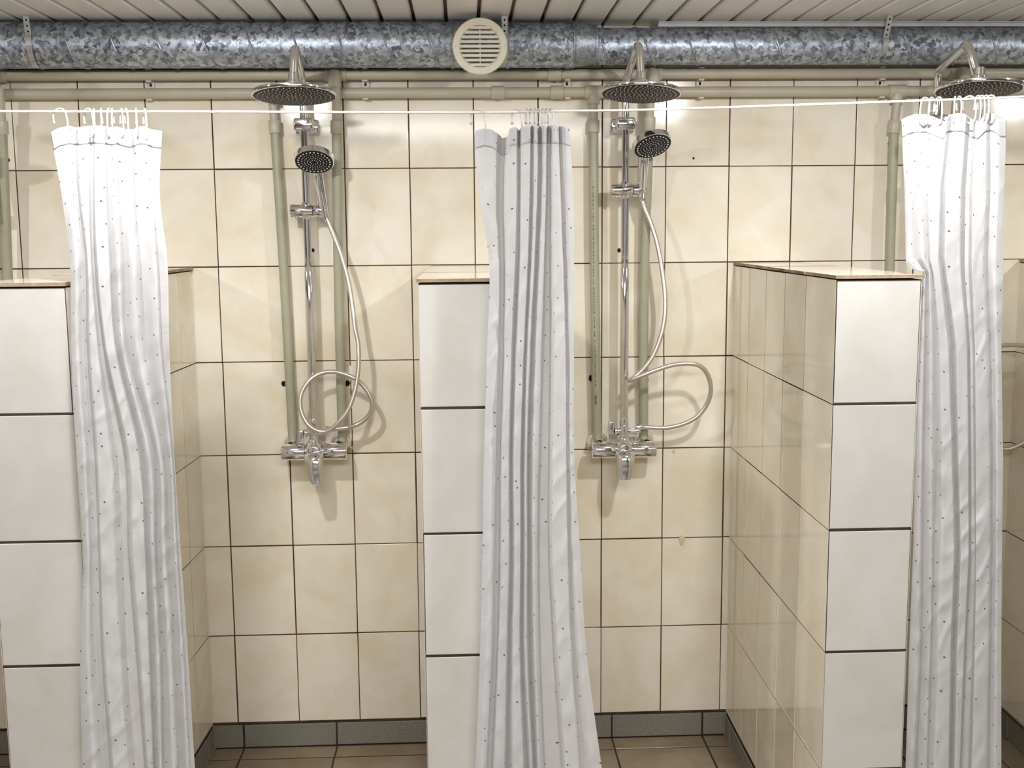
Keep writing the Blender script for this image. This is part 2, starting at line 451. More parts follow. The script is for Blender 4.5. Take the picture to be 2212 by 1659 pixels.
# ------------------------------------------------------------------ ventilation duct
DY, DZ, DR = -.103, 2.149+FZ, .0655
DR2, DZ2 = .0535, 2.143+FZ
def seam(bm, xs, xe, r, zc, pitch, step, mi):
    """the raised lock seam of a spiral duct, as a helix"""
    x = xs
    n = 22; turns = (xe-xs)/pitch
    pts = []
    k = 0
    while True:
        a = 2*PI*k/n; xx = xs+pitch*k/n
        if xx > xe: break
        pts.append((xx, DY-math.cos(a)*(r), zc-math.sin(a)*(r))); k += 1
    tube(bm, pts, .0034, 6, True, 1)
t = thing('ventilation_duct', (.7, DY, DZ-DR), 'long galvanised spiral duct under the ceiling along the whole wall', 'duct')
bm = bmesh.new(); cyl(bm, (X0+.002, DY, DZ), (.747, DY, DZ), DR, 48); seam(bm, X0+.01, .735, DR, DZ, -.1306 if 0 else .1306, 0, 0)
obj('spiral_section', bm, [M['galva'], M['galva_fine']], t, 40)
bm = bmesh.new(); cyl(bm, (.905, DY, DZ-.002), (1.096, DY, DZ-.002), DR-.001, 48); seam(bm, .958, 1.09, DR-.001, DZ-.002, .1306, 0, 0)
obj('spiral_section', bm, [M['galva'], M['galva_fine']], t, 40)
bm = bmesh.new(); cyl(bm, (1.163, DY, DZ2), (X1-.002, DY, DZ2), DR2, 48); seam(bm, 1.18, X1-.01, DR2, DZ2, .1306, 0, 0)
obj('spiral_section', bm, [M['galva'], M['galva_fine']], t, 40)
bm = bmesh.new(); u = (1, 0, 0)
lathe(bm, (.735, DY, DZ), u, [(DR+.0005, 0), (DR+.004, .001), (DR+.004, .006), (DR+.0015, .008), (DR+.0015, .163), (DR+.004, .165), (DR+.004, .171), (DR+.0005, .172)], 48)
cyl(bm, (.8185, DY-.02, DZ-.012), (.8185, -.2, DZ-.022), .0545, 40)
obj('tee_section', bm, M['galva_fine'], t, 40)
bm = bmesh.new()
lathe(bm, (1.094, DY, DZ), u, [(DR, 0), (DR+.003, .001), (DR+.003, .006), (DR, .008), (DR-.002, .03), (DR2+.003, .066), (DR2+.006, .068), (DR2+.005, .074), (DR2+.0005, .076)], 48)
obj('reducer', bm, M['galva_fine'], t, 40)

# round louvred grille on the tee
vc = W(1037, 100, -.222); vn = Vector((0, -1, -.06)).normalized()
u, v, n_ = frame(vn); u = -u if u.x < 0 else u; v = Vector((0, 0, 1)) - vn*vn.z; v.normalize()
t = thing('ventilation_grille', vc, 'round cream louvred ventilation grille in the middle of the duct', 'vent')
bm = bmesh.new()
lathe(bm, vc, vn, [(.054, -.03), (.0545, -.008), (.079, -.008), (.0795, -.001), (.077, .0025), (.062, .0045), (.0585, .002), (.058, -.012), (.054, -.012)], 64)
obj('rim', bm, M['vent'], t, 40)
bm = bmesh.new()
for i in range(9):
    zz = (i-4)*.0128; hw = math.sqrt(max(1e-6, .0585**2-zz**2))
    c = vc+v*zz
    for a, b in ((-.0035, .0062),):
        P = [c-u*hw+v*(-.0036)+vn*.0026, c+u*hw+v*(-.0036)+vn*.0026, c+u*hw+v*(.0038)+vn*.0008, c-u*hw+v*(.0038)+vn*.0008,
             c-u*hw+v*(-.0040)+vn*.0006, c+u*hw+v*(-.0040)+vn*.0006, c+u*hw+v*(.0042)-vn*.008, c-u*hw+v*(.0042)-vn*.008]
        vsx = [bm.verts.new(p) for p in P]
        for q in ((0,1,2,3),(4,5,1,0),(3,2,6,7),(7,6,5,4),(0,3,7,4),(1,5,6,2)): bm.faces.new([vsx[k] for k in q])
# middle rib behind the slats and the solid segment on top and bottom
for s in (-1, 1):
    z1 = s*.0565; hw = math.sqrt(.0585**2-.0515**2)
M4 = Matrix((u, v, vn)).transposed().to_4x4(); M4.translation = vc
box(bm, (-.0012, -.056, -.006), (.0012, .056, -.001), 0, M4)
obj('louvre', bm, M['vent'], t)
bm = bmesh.new(); lathe(bm, vc-vn*.028, vn, [(0, 0), (.0535, 0)], 40); obj('dark_opening', bm, M['black'], t)
for s in (-1, 1):
    bm = bmesh.new(); lathe(bm, vc+u*s*.0705+vn*.003, vn, [(.003, 0), (.0026, .0009), (0, .0012)], 14); obj('screw', bm, M['clip'], t, 40)

def strap(px, label, r, zc, a_end, drop_y):
    x = W(px, 60, -.17).x; cy = DY
    t = thing('hanging_strap', (x, cy-r, zc), label, 'strap')
    pts = [(drop_y, ZC-.001)]
    a0 = math.radians(18); k = 0
    while True:
        a = a0-math.radians(9)*k
        if a < a_end: break
        pts.append((cy-math.cos(a)*(r+.0036), zc+math.sin(a)*(r+.0036))); k += 1
    bm = bmesh.new(); hw = .0085; th = .0011
    prev = None
    n = len(pts); nor = []
    for i in range(n):
        dy = pts[min(i+1, n-1)][0]-pts[max(i-1, 0)][0]; dz = pts[min(i+1, n-1)][1]-pts[max(i-1, 0)][1]
        l = math.hypot(dy, dz); nor.append((dz/l, -dy/l))
    for i in range(n):
        y, z = pts[i]; ny, nz = nor[i]
        ring = [bm.verts.new((x-hw, y, z)), bm.verts.new((x+hw, y, z)), bm.verts.new((x+hw, y+ny*th, z+nz*th)), bm.verts.new((x-hw, y+ny*th, z+nz*th))]
        if prev:
            for q in range(4):
                bm.faces.new((prev[q], prev[(q+1) % 4], ring[(q+1) % 4], ring[q]))
        else: bm.faces.new(ring[::-1])
        prev = ring
    bm.faces.new(prev)
    bmesh.ops.recalc_face_normals(bm, faces=bm.faces)
    obj('strip', bm, M['strap'], t)
    # punched holes of the free part
    bm = bmesh.new(); (y0, z0), (y1, z1) = pts[0], pts[1]; L = math.hypot(y1-y0, z1-z0); q = .012
    nrm = Vector((0, -(z0-z1)/L, (y0-y1)/L*1)); nrm = Vector((0, (z1-z0)/L, -(y1-y0)/L))
    if nrm.y > 0: nrm = -nrm
    while q < L-.002:
        c = Vector((x, y0+(y1-y0)*q/L, z0+(z1-z0)*q/L))+nrm*.0014
        lathe(bm, c, nrm, [(0, 0.0001), (.0029, 0)], 12); q += .0155
    obj('punched_holes', bm, M['black'], t)
    return t
strap(60, 'perforated strap holding the duct at the far left', DR, DZ, -1.3, DY-DR-.012)
strap(1090, 'perforated strap just right of the round grille', DR, DZ-.002, -1.0, DY-DR-.012)
strap(1918, 'perforated strap holding the thin duct at the right', DR2, DZ2, -.6, DY-DR2-.03)

# ------------------------------------------------------------------ water pipes
PR = .0160
ZU, ZL, PY = 2.0725+FZ, 2.0185+FZ, -.031
def hpipe(label, z, fit):
    t = thing('water_pipe', (.7, PY, z), label, 'pipe')
    bm = bmesh.new(); cyl(bm, (X0+.002, PY, z), (X1-.002, PY, z), PR, 20); obj('pipe', bm, M['pipe'], t, 40)
    for kind, xa, xb in fit:
        bm = bmesh.new(); cyl(bm, (xa, PY, z), (xb, PY, z), PR+.0042, 22, 0, .0015)
        if kind == 'tee_down': cyl(bm, ((xa+xb)/2, PY, z), ((xa+xb)/2, PY, z-.036), PR+.003, 20, 0, .0015)
        if kind == 'tee_out':
            xm = (xa+xb)/2; tube(bm, fillet([(xm, PY, z), (xm, PY-.043, z-.004), (xm, PY-.043, z-.042)], .02), PR+.0032, 18)
        obj('tee_fitting' if kind != 'sleeve' else 'coupling', bm, M['fitting'], t, 40)
    return t
def wx(px, py=180): return W(px, py, PY).x
hpipe('upper of the two plastic water pipes running along the wall under the duct', ZU,
      [('tee_out', wx(-18), wx(14)), ('tee_out', wx(702), wx(749)), ('sleeve', wx(1183), wx(1212)), ('tee_out', wx(1384), wx(1430)), ('tee_out', wx(2050), wx(2092))])
hpipe('lower of the two plastic water pipes running along the wall under the duct', ZL,
      [('tee_down', wx(573), wx(609)), ('sleeve', wx(1061), wx(1090)), ('sleeve', wx(1188), wx(1216)), ('tee_down', wx(1263), wx(1302)), ('tee_down', wx(1919), wx(1957))])
def drop(label, top, cpl, mid, bot, mater='pipe_green', dup=None):
    """top, coupling, a point half way and the foot, each (px, py, Y)"""
    P = [W(*top), W(*cpl), W(*mid), W(*bot)]
    t = thing('drop_pipe', P[3], label, 'pipe')
    bm = bmesh.new(); tube(bm, [P[0], P[1]], .0132, 18); obj('stub', bm, M['pipe'], t, 40)
    bm = bmesh.new(); tube(bm, spline([P[1], P[2], P[3]], 6), .0148, 18); obj('pipe', bm, M[mater], t, 40)
    d = (P[0]-P[1]).normalized(); bm = bmesh.new(); cyl(bm, P[1]-d*.021, P[1]+d*.019, .0185, 20, 0, .0015); obj('coupling', bm, M['fitting'], t, 40)
    return t
Yo = PY-.043
drop('slanting left supply pipe of the shower with the looped hose', (590, 226, PY), (593.5, 274, -.034), (614, 600, -.036), (633, 952, -.03))
drop('right supply pipe of the shower with the looped hose, crossing the lower pipe', (726, 188, Yo), (727, 274, -.066), (731, 600, -.046), (740, 955, -.03))
dp = drop('left supply pipe with printed lettering beside the middle curtain', (1282.5, 222, PY), (1282, 272, -.034), (1284, 560, -.036), (1290, 948, -.03))
drop('right supply pipe of the shower with the straight-down lever, behind its hand shower', (1407, 188, Yo), (1403, 266, -.062), (1392, 600, -.046), (1390, 948, -.03))
drop('supply pipe left of the rightmost curtain, running down behind the partition', (1938, 214, PY), (1931, 274, -.034), (1922, 575, -.036), (1916, 900, -.03))
drop('supply pipe behind the rightmost rain shower head', (2070, 172, Yo), (2062, 262, -.062), (2050, 600, -.046), (2048, 900, -.03))
drop('supply pipe at the very left edge of the picture', (-2, 188, Yo), (4, 275, -.062), (16, 580, -.046), (30, 960, -.03))
# print on one pipe: rows of small marks and a bolder word near the foot
PP = spline([W(1282, 272, -.034), W(1284, 560, -.036), W(1290, 948, -.03)], 40)
def on_pipe(px_y):               # front of the pipe, a little left of its middle
    z = W(1284, px_y, -.05).z
    c = min(PP, key=lambda p: abs(p.z-z)); return Vector((c.x-.0042, c.y-.01445, z))
bm = bmesh.new(); y = 392.
while y < 838:
    l = random.choice((1.6, 2.5, 3.2, 5.5)); wd = .0010
    p, q = on_pipe(y), on_pipe(y+l); sx = Vector((wd, 0, 0)); o_ = Vector((0, -.0004, 0))
    quad(bm, q-sx+o_, q+sx+o_+Vector((0, -.0002, 0)), p+sx+o_+Vector((0, -.0002, 0)), p-sx+o_, 0)
    y += l+random.choice((2.2, 3., 4., 8.))
obj('printed_marks', bm, M['print'], dp)
def text_mesh(txt, size):
    cu = bpy.data.curves.new('txt', 'FONT'); cu.body = txt; cu.size = size; cu.extrude = .0002; cu.offset = size*.012
    o = bpy.data.objects.new('txt', cu); C.objects.link(o)
    dg = bpy.context.evaluated_depsgraph_get(); me = bpy.data.meshes.new_from_object(o.evaluated_get(dg))
    bpy.data.objects.remove(o); bm = bmesh.new(); bm.from_mesh(me); bpy.data.meshes.remove(me); return bm
bm = text_mesh('GRAND', .0085)
p = on_pipe(874)+Vector((.0025, -.0012, 0))
bmesh.ops.transform(bm, matrix=Matrix.Translation(p) @ Matrix(((0, -1, 0), (0, 0, -1), (1, 0, 0))).to_4x4(), verts=bm.verts)
obj('printed_lettering', bm, M['print'], dp)

def clip(px, py, label):
    c = W(px, py, -.004); t = thing('pipe_clip', (c.x, -.004, (ZU+ZL)/2), label, 'clip')
    bm = bmesh.new(); rbox(bm, (c.x-.011, -.012, (ZU+ZL)/2-.0155), (c.x+.011, -.0008, (ZU+ZL)/2+.0155), .0015, 2); obj('base_plate', bm, M['clip'], t)
    bm = bmesh.new(); lathe(bm, (c.x, -.0122, (ZU+ZL)/2), (0, -1, 0), [(0, .0003), (.0038, 0)], 14)
    bmesh.ops.scale(bm, vec=(1, 1, 1.5), verts=bm.verts, space=Matrix.Translation((-c.x, 0, -(ZU+ZL)/2))); obj('slot', bm, M['black'], t)
    for z, nm in ((ZU, 1), (ZL, -1)):
        for s in (-1, 1):
            bm = bmesh.new(); prev = None
            for k in range(7):
                ang = math.radians(90*s + (90-k*22)*0 + (-1)*s*0) if 0 else s*math.radians(150-k*18)
                y, zz = PY-math.cos(ang)*-1*0-0, 0
                # ring of the jaw around the pipe: from the wall side round to the front
                th = math.radians(180-k*18)
                cy, cz = PY-math.cos(th)*(PR+.0003), z+s*math.sin(th)*(PR+.0003)
                oy, oz = PY-math.cos(th)*(PR+.0046), z+s*math.sin(th)*(PR+.0046)
                ring = [bm.verts.new(p) for p in ((c.x-.008, cy, cz), (c.x+.008, cy, cz), (c.x+.008, oy, oz), (c.x-.008, oy, oz))]
                if prev:
                    for q in range(4): bm.faces.new((prev[q], prev[(q+1) % 4], ring[(q+1) % 4], ring[q]))
                else: bm.faces.new(ring)
                prev = ring
            bm.faces.new(prev[::-1]); bmesh.ops.recalc_face_normals(bm, faces=bm.faces)
            obj('jaw', bm, M['clip'], t)
    return t
clip(327, 183, 'double pipe clip above the leftmost curtain')
clip(790, 183, 'double pipe clip right of the left rain shower head')
clip(1224, 180, 'double pipe clip between pipe couplings, right of the round grille')
clip(1511, 178, 'double pipe clip right of the middle rain shower head')
clip(1899, 173, 'double pipe clip under the right-hand perforated strap')

# ------------------------------------------------------------------ showers
def nozzles(bm, c, n, R, rings, r, h=.002, mi=1, u=None, v=None):
    for i, (rr, cnt) in enumerate(rings):
        for k in range(cnt):
            a = 2*PI*(k+.5*(i % 2))/cnt
            p = c+(u*math.cos(a)+v*math.sin(a))*rr*R
            lathe(bm, p, n, [(r, -.0004), (r*.9, h*.7), (r*.5, h), (0, h)], 7, mi)
def shower(key, lab, bx, headpx, arm, arm_y, head_n, mixz, lever, knob_up, slider, brk):
    zb = mixz
    t = thing('shower_set', (bx, 0, zb), lab, 'shower')
    ch = M['chrome']
    MY = -.080
    # mixer: horizontal barrel with a round centre, two wall roses
    bm = bmesh.new()
    for s in (-1, 1):
        cyl(bm, (bx+s*.028, MY, zb), (bx+s*.101, MY, zb), .0265, 32, 0, .002)
    prof = [(.0, -.033), (.012, -.031), (.024, -.024), (.0315, -.01), (.033, 0), (.0315, .012), (.026, .024), (.018, .032), (.0135, .042), (.0125, .055)]
    lathe(bm, (bx, MY, zb), (0, 0, 1), prof, 32)
    obj('mixer_body', bm, ch, t, 45)
    for s in (-1, 1):
        bm = bmesh.new(); c = Vector((bx+s*.0755, 0, zb+.013))
        lathe(bm, c, (0, -1, 0), [(.0335, .0015), (.0335, .006), (.031, .018), (.024, .030), (.0155, .036), (.0155, .064)], 32)
        obj('wall_rose', bm, ch, t, 40)
    # lever
    bm = bmesh.new(); u0 = Vector((1, 0, 0)); secs = []
    tip = W(lever[0], lever[1], -.150); c0 = Vector((bx, MY-.026, zb+.002))
    for q, ru, rv in ((0, .019, .010), (.08, .0235, .015), (.2, .0245, .0155), (.4, .022, .012), (.65, .0185, .0075), (.88, .0155, .0052), (.97, .0125, .0045), (1, .009, .003)):
        c = c0.lerp(tip, q)+Vector((0, -.018*math.sin(PI*min(1, q*1.15)), .014*math.sin(PI*min(1, q*1.4)) if q < .72 else 0))
        dirv = (tip-c0).normalized(); vv = dirv.cross(u0).normalized(); uu = vv.cross(dirv).normalized()
        secs.append((c, uu, vv, ru, rv))
    secs = [(c_, a_, b_, ru_*1.25, rv_) for c_, a_, b_, ru_, rv_ in secs]; loft(bm, secs, 22); bmesh.ops.recalc_face_normals(bm, faces=bm.faces)
    cyl(bm, (bx, MY-.008, zb), (bx, MY-.036, zb), .0235, 28, 0, .003)
    obj('lever', bm, ch, t, 50)
    # diverter with its knob and the side outlet
    zd = zb+.060
    bm = bmesh.new(); cyl(bm, (bx, MY, zb+.040), (bx, MY, zb+.060-.012), .0145, 24, 0, .001); cyl(bm, (bx, MY, zd-.016), (bx, MY, zd+.020), .0135, 24, 0, .001)
    cyl(bm, (bx-.030, MY, zd), (bx+.022, MY, zd), .0085, 20); cyl(bm, (bx-.030, MY, zd), (bx-.021, MY, zd), .0125, 20, 0, .001)
    cyl(bm, (bx, MY, zd+.020), (bx, MY, zd+.045), .0138, 24, 0, .001)
    obj('diverter', bm, ch, t, 45)
    bm = bmesh.new(); dz = .012 if knob_up else -.010
    rbox(bm, (bx-.050, MY-.010, zd+dz-.022), (bx-.032, MY+.010, zd+dz+.020), .004, 3); obj('diverter_knob', bm, ch, t, 45)
    bm = bmesh.new(); cyl(bm, (bx+.020, MY, zd), (bx+.034, MY, zd), .0105, 6); cyl(bm, (bx+.034, MY, zd), (bx+.052, MY, zd), .0098, 20, 0, .001); obj('hose_outlet', bm, ch, t, 40)
    # riser: lower sleeve and the thinner upper tube ending in the arm
    zj = FZ+1.482
    bm = bmesh.new(); cyl(bm, (bx, MY, zd+.044), (bx, MY, zj), .0128, 24, 0, .001); obj('lower_riser', bm, ch, t, 45)
    A = [Vector((bx, MY, zj-.02))]+[W(px, py, yy) for (px, py), yy in zip(arm, arm_y)]
    A[1].x = bx if abs(A[1].x-bx) < .012 else A[1].x
    bm = bmesh.new(); tube(bm, fillet(A, .045, 10), .0116, 20); obj('riser_arm', bm, ch, t, 45)
    # wall bracket
    bc = W(brk[0], brk[1], MY); bm = bmesh.new()
    rbox(bm, (bx-.035, -.0125, bc.z-.0225), (bx+.035, -.0008, bc.z+.0225), .005, 3)
    rbox(bm, (bx-.018, -.072, bc.z-.012), (bx+.018, -.010, bc.z+.012), .004, 3)
    rbox(bm, (bx-.0285, MY-.021, bc.z-.019), (bx+.0285, MY+.017, bc.z+.019), .007, 4)
    obj('wall_bracket', bm, ch, t, 40)
    # slider with holder
    sl, sr = slider; zs = W((sl[0]+sr[0])/2, (sl[1]+sr[1])/2, MY).z
    xa, xb_ = W(sl[0], sl[1], MY-.004).x, W(sr[0], sr[1], MY-.004).x
    bm = bmesh.new(); xm = xa+(xb_-xa)*.62
    cyl(bm, (xa, MY-.002, zs), (xm, MY-.002, zs), .0198, 28, 0, .002)
    cyl(bm, (xm+.001, MY-.002, zs), (xb_, MY-.002, zs), .0190, 28, 0, .002)
    lathe(bm, (bx, MY, zs-.024), (0, 0, 1), [(.013, -.001), (.017, .007), (.017, .041), (.013, .049)], 24)
    cyl(bm, (xa+.018, MY-.004, zs-.016), (xa+.018, MY-.004, zs-.0260), .005, 14, 0, .001)
    obj('slider_holder', bm, ch, t, 40)
    # rain head
    hc = W(*headpx); n = Vector(head_n).normalized()
    u, v, _ = frame(n); R = .1125
    bm = bmesh.new()
    lathe(bm, hc, -n, [(R-.004, -.0005), (R-.0008, 0), (R, .002), (R, .0085), (R-.002, .0105), (.045, .0165), (.024, .021), (.0225, .023), (.0225, .036), (.019, .040), (.0145, .041), (.0145, .060), (.0115, .062)], 64)
    hd = obj('rain_head', bm, ch, t, 35)
    bm = bmesh.new(); lathe(bm, hc, n, [(0, .0012), (R-.006, .0012), (R-.0045, .0005)], 64, 0)
    nozzles(bm, hc+n*.0012, n, R-.006, [(.07, 6), (.19, 12), (.31, 18), (.43, 24), (.55, 28), (.67, 32), (.79, 36), (.91, 40)], .0018, .002, 1, u, v)
    obj('nozzle_plate', bm, [M['nozzle_face'], M['nozzle']], hd, 40)
    return t, hc
def hand_shower(lab, fpx, roll, hold):
    """fpx: centre of the spray face; hold: foot of the handle in the slider"""
    fc = W(*fpx); foot = W(*hold)
    t = thing('hand_shower', foot, lab, 'hand shower')
    n = Vector((math.sin(roll)*.9, -math.cos(math.radians(57)), -math.sin(math.radians(57)))).normalized()
    u, v, _ = frame(n); R = .0585
    bm = bmesh.new()
    lathe(bm, fc, -n, [(R-.003, -.0005), (R-.0006, .0005), (R, .0025), (R, .017), (R-.003, .0195), (R*.72, .026), (R*.35, .031), (0, .032)], 48)
    hd = obj('head', bm, M['chrome'], t, 35)
    bm = bmesh.new(); lathe(bm, fc, n, [(0, .001), (R-.0045, .001), (R-.003, .0004)], 48, 0)
    nozzles(bm, fc+n*.001, n, R-.0045, [(.2, 10), (.36, 18), (.52, 24), (.68, 26)], .0013, .0012, 1, u, v)
    nozzles(bm, fc+n*.001, n, R-.0045, [(.86, 26)], .0027, .0016, 1, u, v)
    obj('spray_face', bm, [M['nozzle_face'], M['nozzle']], hd, 40)
    # handle: from the back of the head to the holder
    back = fc-n*.018; d0 = (foot-back)
    low = Vector((n.x, 0, 0))
    vdir = (Vector((0, 0, -1))-n*(-n.z)).normalized()     # down along the face plane
    p1 = fc-n*.019+vdir*R*1.0
    pts = spline([fc-n*.0205+vdir*R*.2, fc-n*.0205+vdir*R*.65, p1, p1.lerp(foot, .35), p1.lerp(foot, .7), foot, foot+(foot-p1).normalized()*.03], 5)
    nn = len(pts); rr = [.0150+.0025*min(1, i/10)-.0055*max(0, (i-10)/(nn-11)) for i in range(nn)]
    bm = bmesh.new(); tube(bm, pts, rr, 22); obj('handle', bm, M['chrome'], t, 40)
    return t
def hose(lab, pts, ends=True):
    P = spline([W(*p) for p in pts], 9)
    t = thing('shower_hose', P[-1], lab, 'hose')
    bm = bmesh.new(); tube(bm, P, .0072, 14, True, 0, True); obj('hose', bm, M['hose'], t, 60)
    for i, j in ((0, 3), (-1, -4)):
        d = (P[j]-P[i]).normalized(); bm = bmesh.new(); cyl(bm, P[i]-d*.012, P[i]+d*.016, .0092, 18, 0, .001); obj('connector', bm, M['chrome'], t, 40)
    return t

# left full shower
shower('a', 'chrome shower set in the left stall, its lever tilted to the right', (.2895), (635.5, 208, -.44),
       [(655, 172), (637, 98), (633.5, 176)], [-.080, -.42, -.425], (.012, -.118, -1), .921+FZ, (684, 1046), False, ((628, 455), (706, 455)), (668, 270))
hand_shower('chrome hand shower in the left stall, its black face level', (678.5, 350, -.165), 0., (699, 448, -.090))
hose('metal hose tied in a round loop in front of the left shower riser',
     [(704, 466, -.082), (712, 487, -.092), (735, 545, -.105), (752, 605, -.115), (761, 660, -.122), (767.5, 710, -.126), (774, 745, -.128), (774.5, 790, -.132), (768, 838, -.136), (754, 881, -.138), (733, 911, -.136), (711, 929.5, -.13), (690, 932, -.122), (668.5, 920, -.114), (655, 900, -.108), (648.5, 876, -.104), (651, 850, -.101), (666, 825, -.099), (687, 809, -.098), (715, 803, -.098), (745, 808.5, -.1), (773, 822, -.101), (793, 844, -.1), (803.5, 868, -.097), (801, 890, -.092), (785, 909, -.086), (761, 921, -.080), (735, 926, -.072), (712, 926, -.067)])
# right full shower
shower('b', 'chrome shower set in the right stall, its lever pointing straight down', 1.261, (1384.5, 203.5, -.345),
       [(1352.5, 176), (1380, 88), (1385, 170)], [-.080, -.325, -.33], (-.045, -.118, -1), .911+FZ, (1350, 1037), True, ((1320, 411), (1394, 411)), (1353, 268))
hand_shower('chrome hand shower in the right stall, its black face tipped up on the right', (1410, 316, -.165), .19, (1387, 404, -.090))
hose('metal hose hanging with an open side loop in the right stall',
     [(1386, 424, -.078), (1392, 448, -.082), (1406, 482, -.087), (1420, 528, -.092), (1431, 588, -.097), (1437, 645, -.100), (1435, 692, -.102), (1425, 735, -.102), (1407, 775, -.1), (1385, 802, -.098), (1366, 818, -.100), (1359, 822, -.116), (1366, 820, -.135), (1388, 811, -.148), (1420, 798.5, -.155), (1455, 788, -.155), (1490, 785.5, -.15), (1514, 792, -.142), (1530, 813, -.133), (1535.5, 843, -.124), (1527, 873, -.112), (1507, 899, -.100), (1478, 915, -.088), (1440, 924, -.078), (1408, 923.5, -.070), (1381, 922, -.067)])
# far right shower, mostly behind its curtain
shower('c', 'chrome shower set whose riser and arm show above the rightmost curtain', W(2020, 240, -.066).x, (2114, 196, -.53),
       [(2022.5, 196), (2026, 152), (2092, 92), (2112, 172)], [-.080, -.100, -.5, -.515], (-.03, -.11, -1), .911+FZ, (2000, 1037), True, ((1985, 402), (2059, 402)), (2018, 262))
hand_shower('chrome hand shower hidden behind the rightmost curtain', (2078, 308, -.165), .19, (2052, 396, -.090))
hose('metal hose whose loop peeks out right of the rightmost curtain',
     [(2052, 416, -.078), (2070, 480, -.087), (2090, 580, -.097), (2096, 645, -.1), (2080, 725, -.102), (2050, 790, -.1), (2030, 806, -.116), (2060, 780, -.148), (2110, 755, -.155), (2165, 746, -.155), (2212, 747, -.15), (2252, 765, -.142), (2275, 815, -.133), (2274, 875, -.122), (2250, 925, -.110), (2212, 956, -.100), (2168, 970, -.088), (2110, 950, -.078), (2060, 925, -.070), (2026, 918, -.067)])
# the shower of the stall beyond the left edge casts its shadow into the picture
OX = -.9935
shower('d', 'chrome shower set just outside the left edge, only its shadow showing', -.704, (635.5, 208, -.44),
       [(655, 172), (637, 98), (633.5, 176)], [-.080, -.42, -.425], (.012, -.118, -1), .921+FZ, (676, 1046), False, ((628, 455), (706, 455)), (668, 270))
hand_shower('chrome hand shower just outside the left edge, only its shadow showing', (678.5, 345, -.165), 0., (699, 448, -.090))
OX = 0.

# ------------------------------------------------------------------ drill holes and small marks on the tiles
def hole(px, py, r, label):
    c = W(px, py, -.0006); bm = bmesh.new(); n = 12
    ring = [bm.verts.new((c.x+math.cos(2*PI*k/n)*r*random.uniform(.75, 1.15), -.0007, c.z+math.sin(2*PI*k/n)*r*1.2*random.uniform(.75, 1.15))) for k in range(n)]
    rin = [bm.verts.new((v.co.x, .0006, v.co.z)) for v in ring]
    bm.faces.new(ring)
    for k in range(n): bm.faces.new((ring[k], ring[(k+1) % n], rin[(k+1) % n], rin[k]))
    bmesh.ops.recalc_face_normals(bm, faces=bm.faces)
    tag(obj('drill_hole', bm, M['black']), label, 'hole')
hole(613, 829, .0085, 'black drill hole left of the looped hose')
hole(750, 829, .0085, 'black drill hole seen inside the round hose loop')
hole(676, 541, .0055, 'small drill hole just right of the left riser')
hole(1277, 817, .0095, 'black drill hole beside the printed supply pipe')
hole(1396, 820, .0075, 'black drill hole below the bend of the right hose')
hole(1337, 541, .0060, 'small drill hole just left of the right riser')
hole(1498, 342, .0035, 'tiny drill hole in the tile right of the right hand shower')
hole(1921, 310, .0055, 'drill hole beside the supply pipe by the rightmost curtain')
hole(17, 346, .0060, 'drill hole beside the supply pipe at the left edge')
hole(1334, 937, .0050, 'small drill hole under the right diverter knob')
def blob(name, pts, m, label, cat, th=.0012):
    bm = bmesh.new(); P = [W(px, py, -.0006) for px, py in pts]
    a = [bm.verts.new((p.x, -.0006-th, p.z)) for p in P]; b = [bm.verts.new((p.x, .0006, p.z)) for p in P]; n = len(P)
    bm.faces.new(a)
    for k in range(n): bm.faces.new((a[k], a[(k+1) % n], b[(k+1) % n], b[k]))
    bmesh.ops.recalc_face_normals(bm, faces=bm.faces)
    tag(obj(name, bm, m), label, cat)
blob('tile_chip', [(748, 795), (757, 789), (761, 795), (760, 812), (757, 822), (752, 816), (744, 820), (746, 806)], M['bare'], 'white chipped patch of tile behind the round hose loop', 'chip', .0004)
blob('putty_lump', [(1466, 1158), (1474, 1156), (1480, 1162), (1477, 1170), (1474, 1178), (1469, 1172)], M['putty'], 'small pale putty lump on a grout line in the right stall', 'putty', .004)
blob('putty_spot', [(1453, 972), (1458, 971), (1460, 976), (1456, 980), (1452, 977)], M['putty'], 'small round putty spot right of the right mixer', 'putty', .001)
for px, py, l in ((757, 968, 'old brass pipe stub right of the left mixer'), (1271, 965, 'old brass pipe stub left of the right mixer')):
    c = W(px, py, -.01); bm = bmesh.new(); cyl(bm, (c.x, .001, c.z), (c.x, -.022, c.z), .0085, 16, 0, .0015); tag(obj('pipe_stub', bm, M['brass'], None, 40), l, 'pipe stub')

# ------------------------------------------------------------------ cord, rings and curtains
cp = [(-420, 239), (0, 240.5), (500, 241.5), (1030, 243), (1240, 239.5), (1440, 236), (2000, 217), (2212, 209), (2500, 198)]
def cordY(px): return -1.045+.055*px/2212
CP = spline([W(px, py, cordY(px)) for px, py in cp], 10)
CP = [Vector((X0+.001, CP[0].y, CP[0].z))]+CP+[Vector((X1-.001, CP[-1].y, CP[-1].z))]
bm = bmesh.new(); tube(bm, CP, .0026, 8)
tag(obj('clothesline', bm, M['cord'], None, 60), 'thin white cord stretched across the stalls carrying the curtains', 'cord')
def cord_at(x):
    for a, b in zip(CP, CP[1:]):
        if a.x <= x <= b.x: return a.lerp(b, (x-a.x)/(b.x-a.x))
    return CP[-1]
def interp(tab, x):
    if x <= tab[0][0]: return tab[0][1]
    for (a, p), (b, q) in zip(tab, tab[1:]):
        if x <= b: return p+(q-p)*(x-a)/(b-a)
    return tab[-1][1]
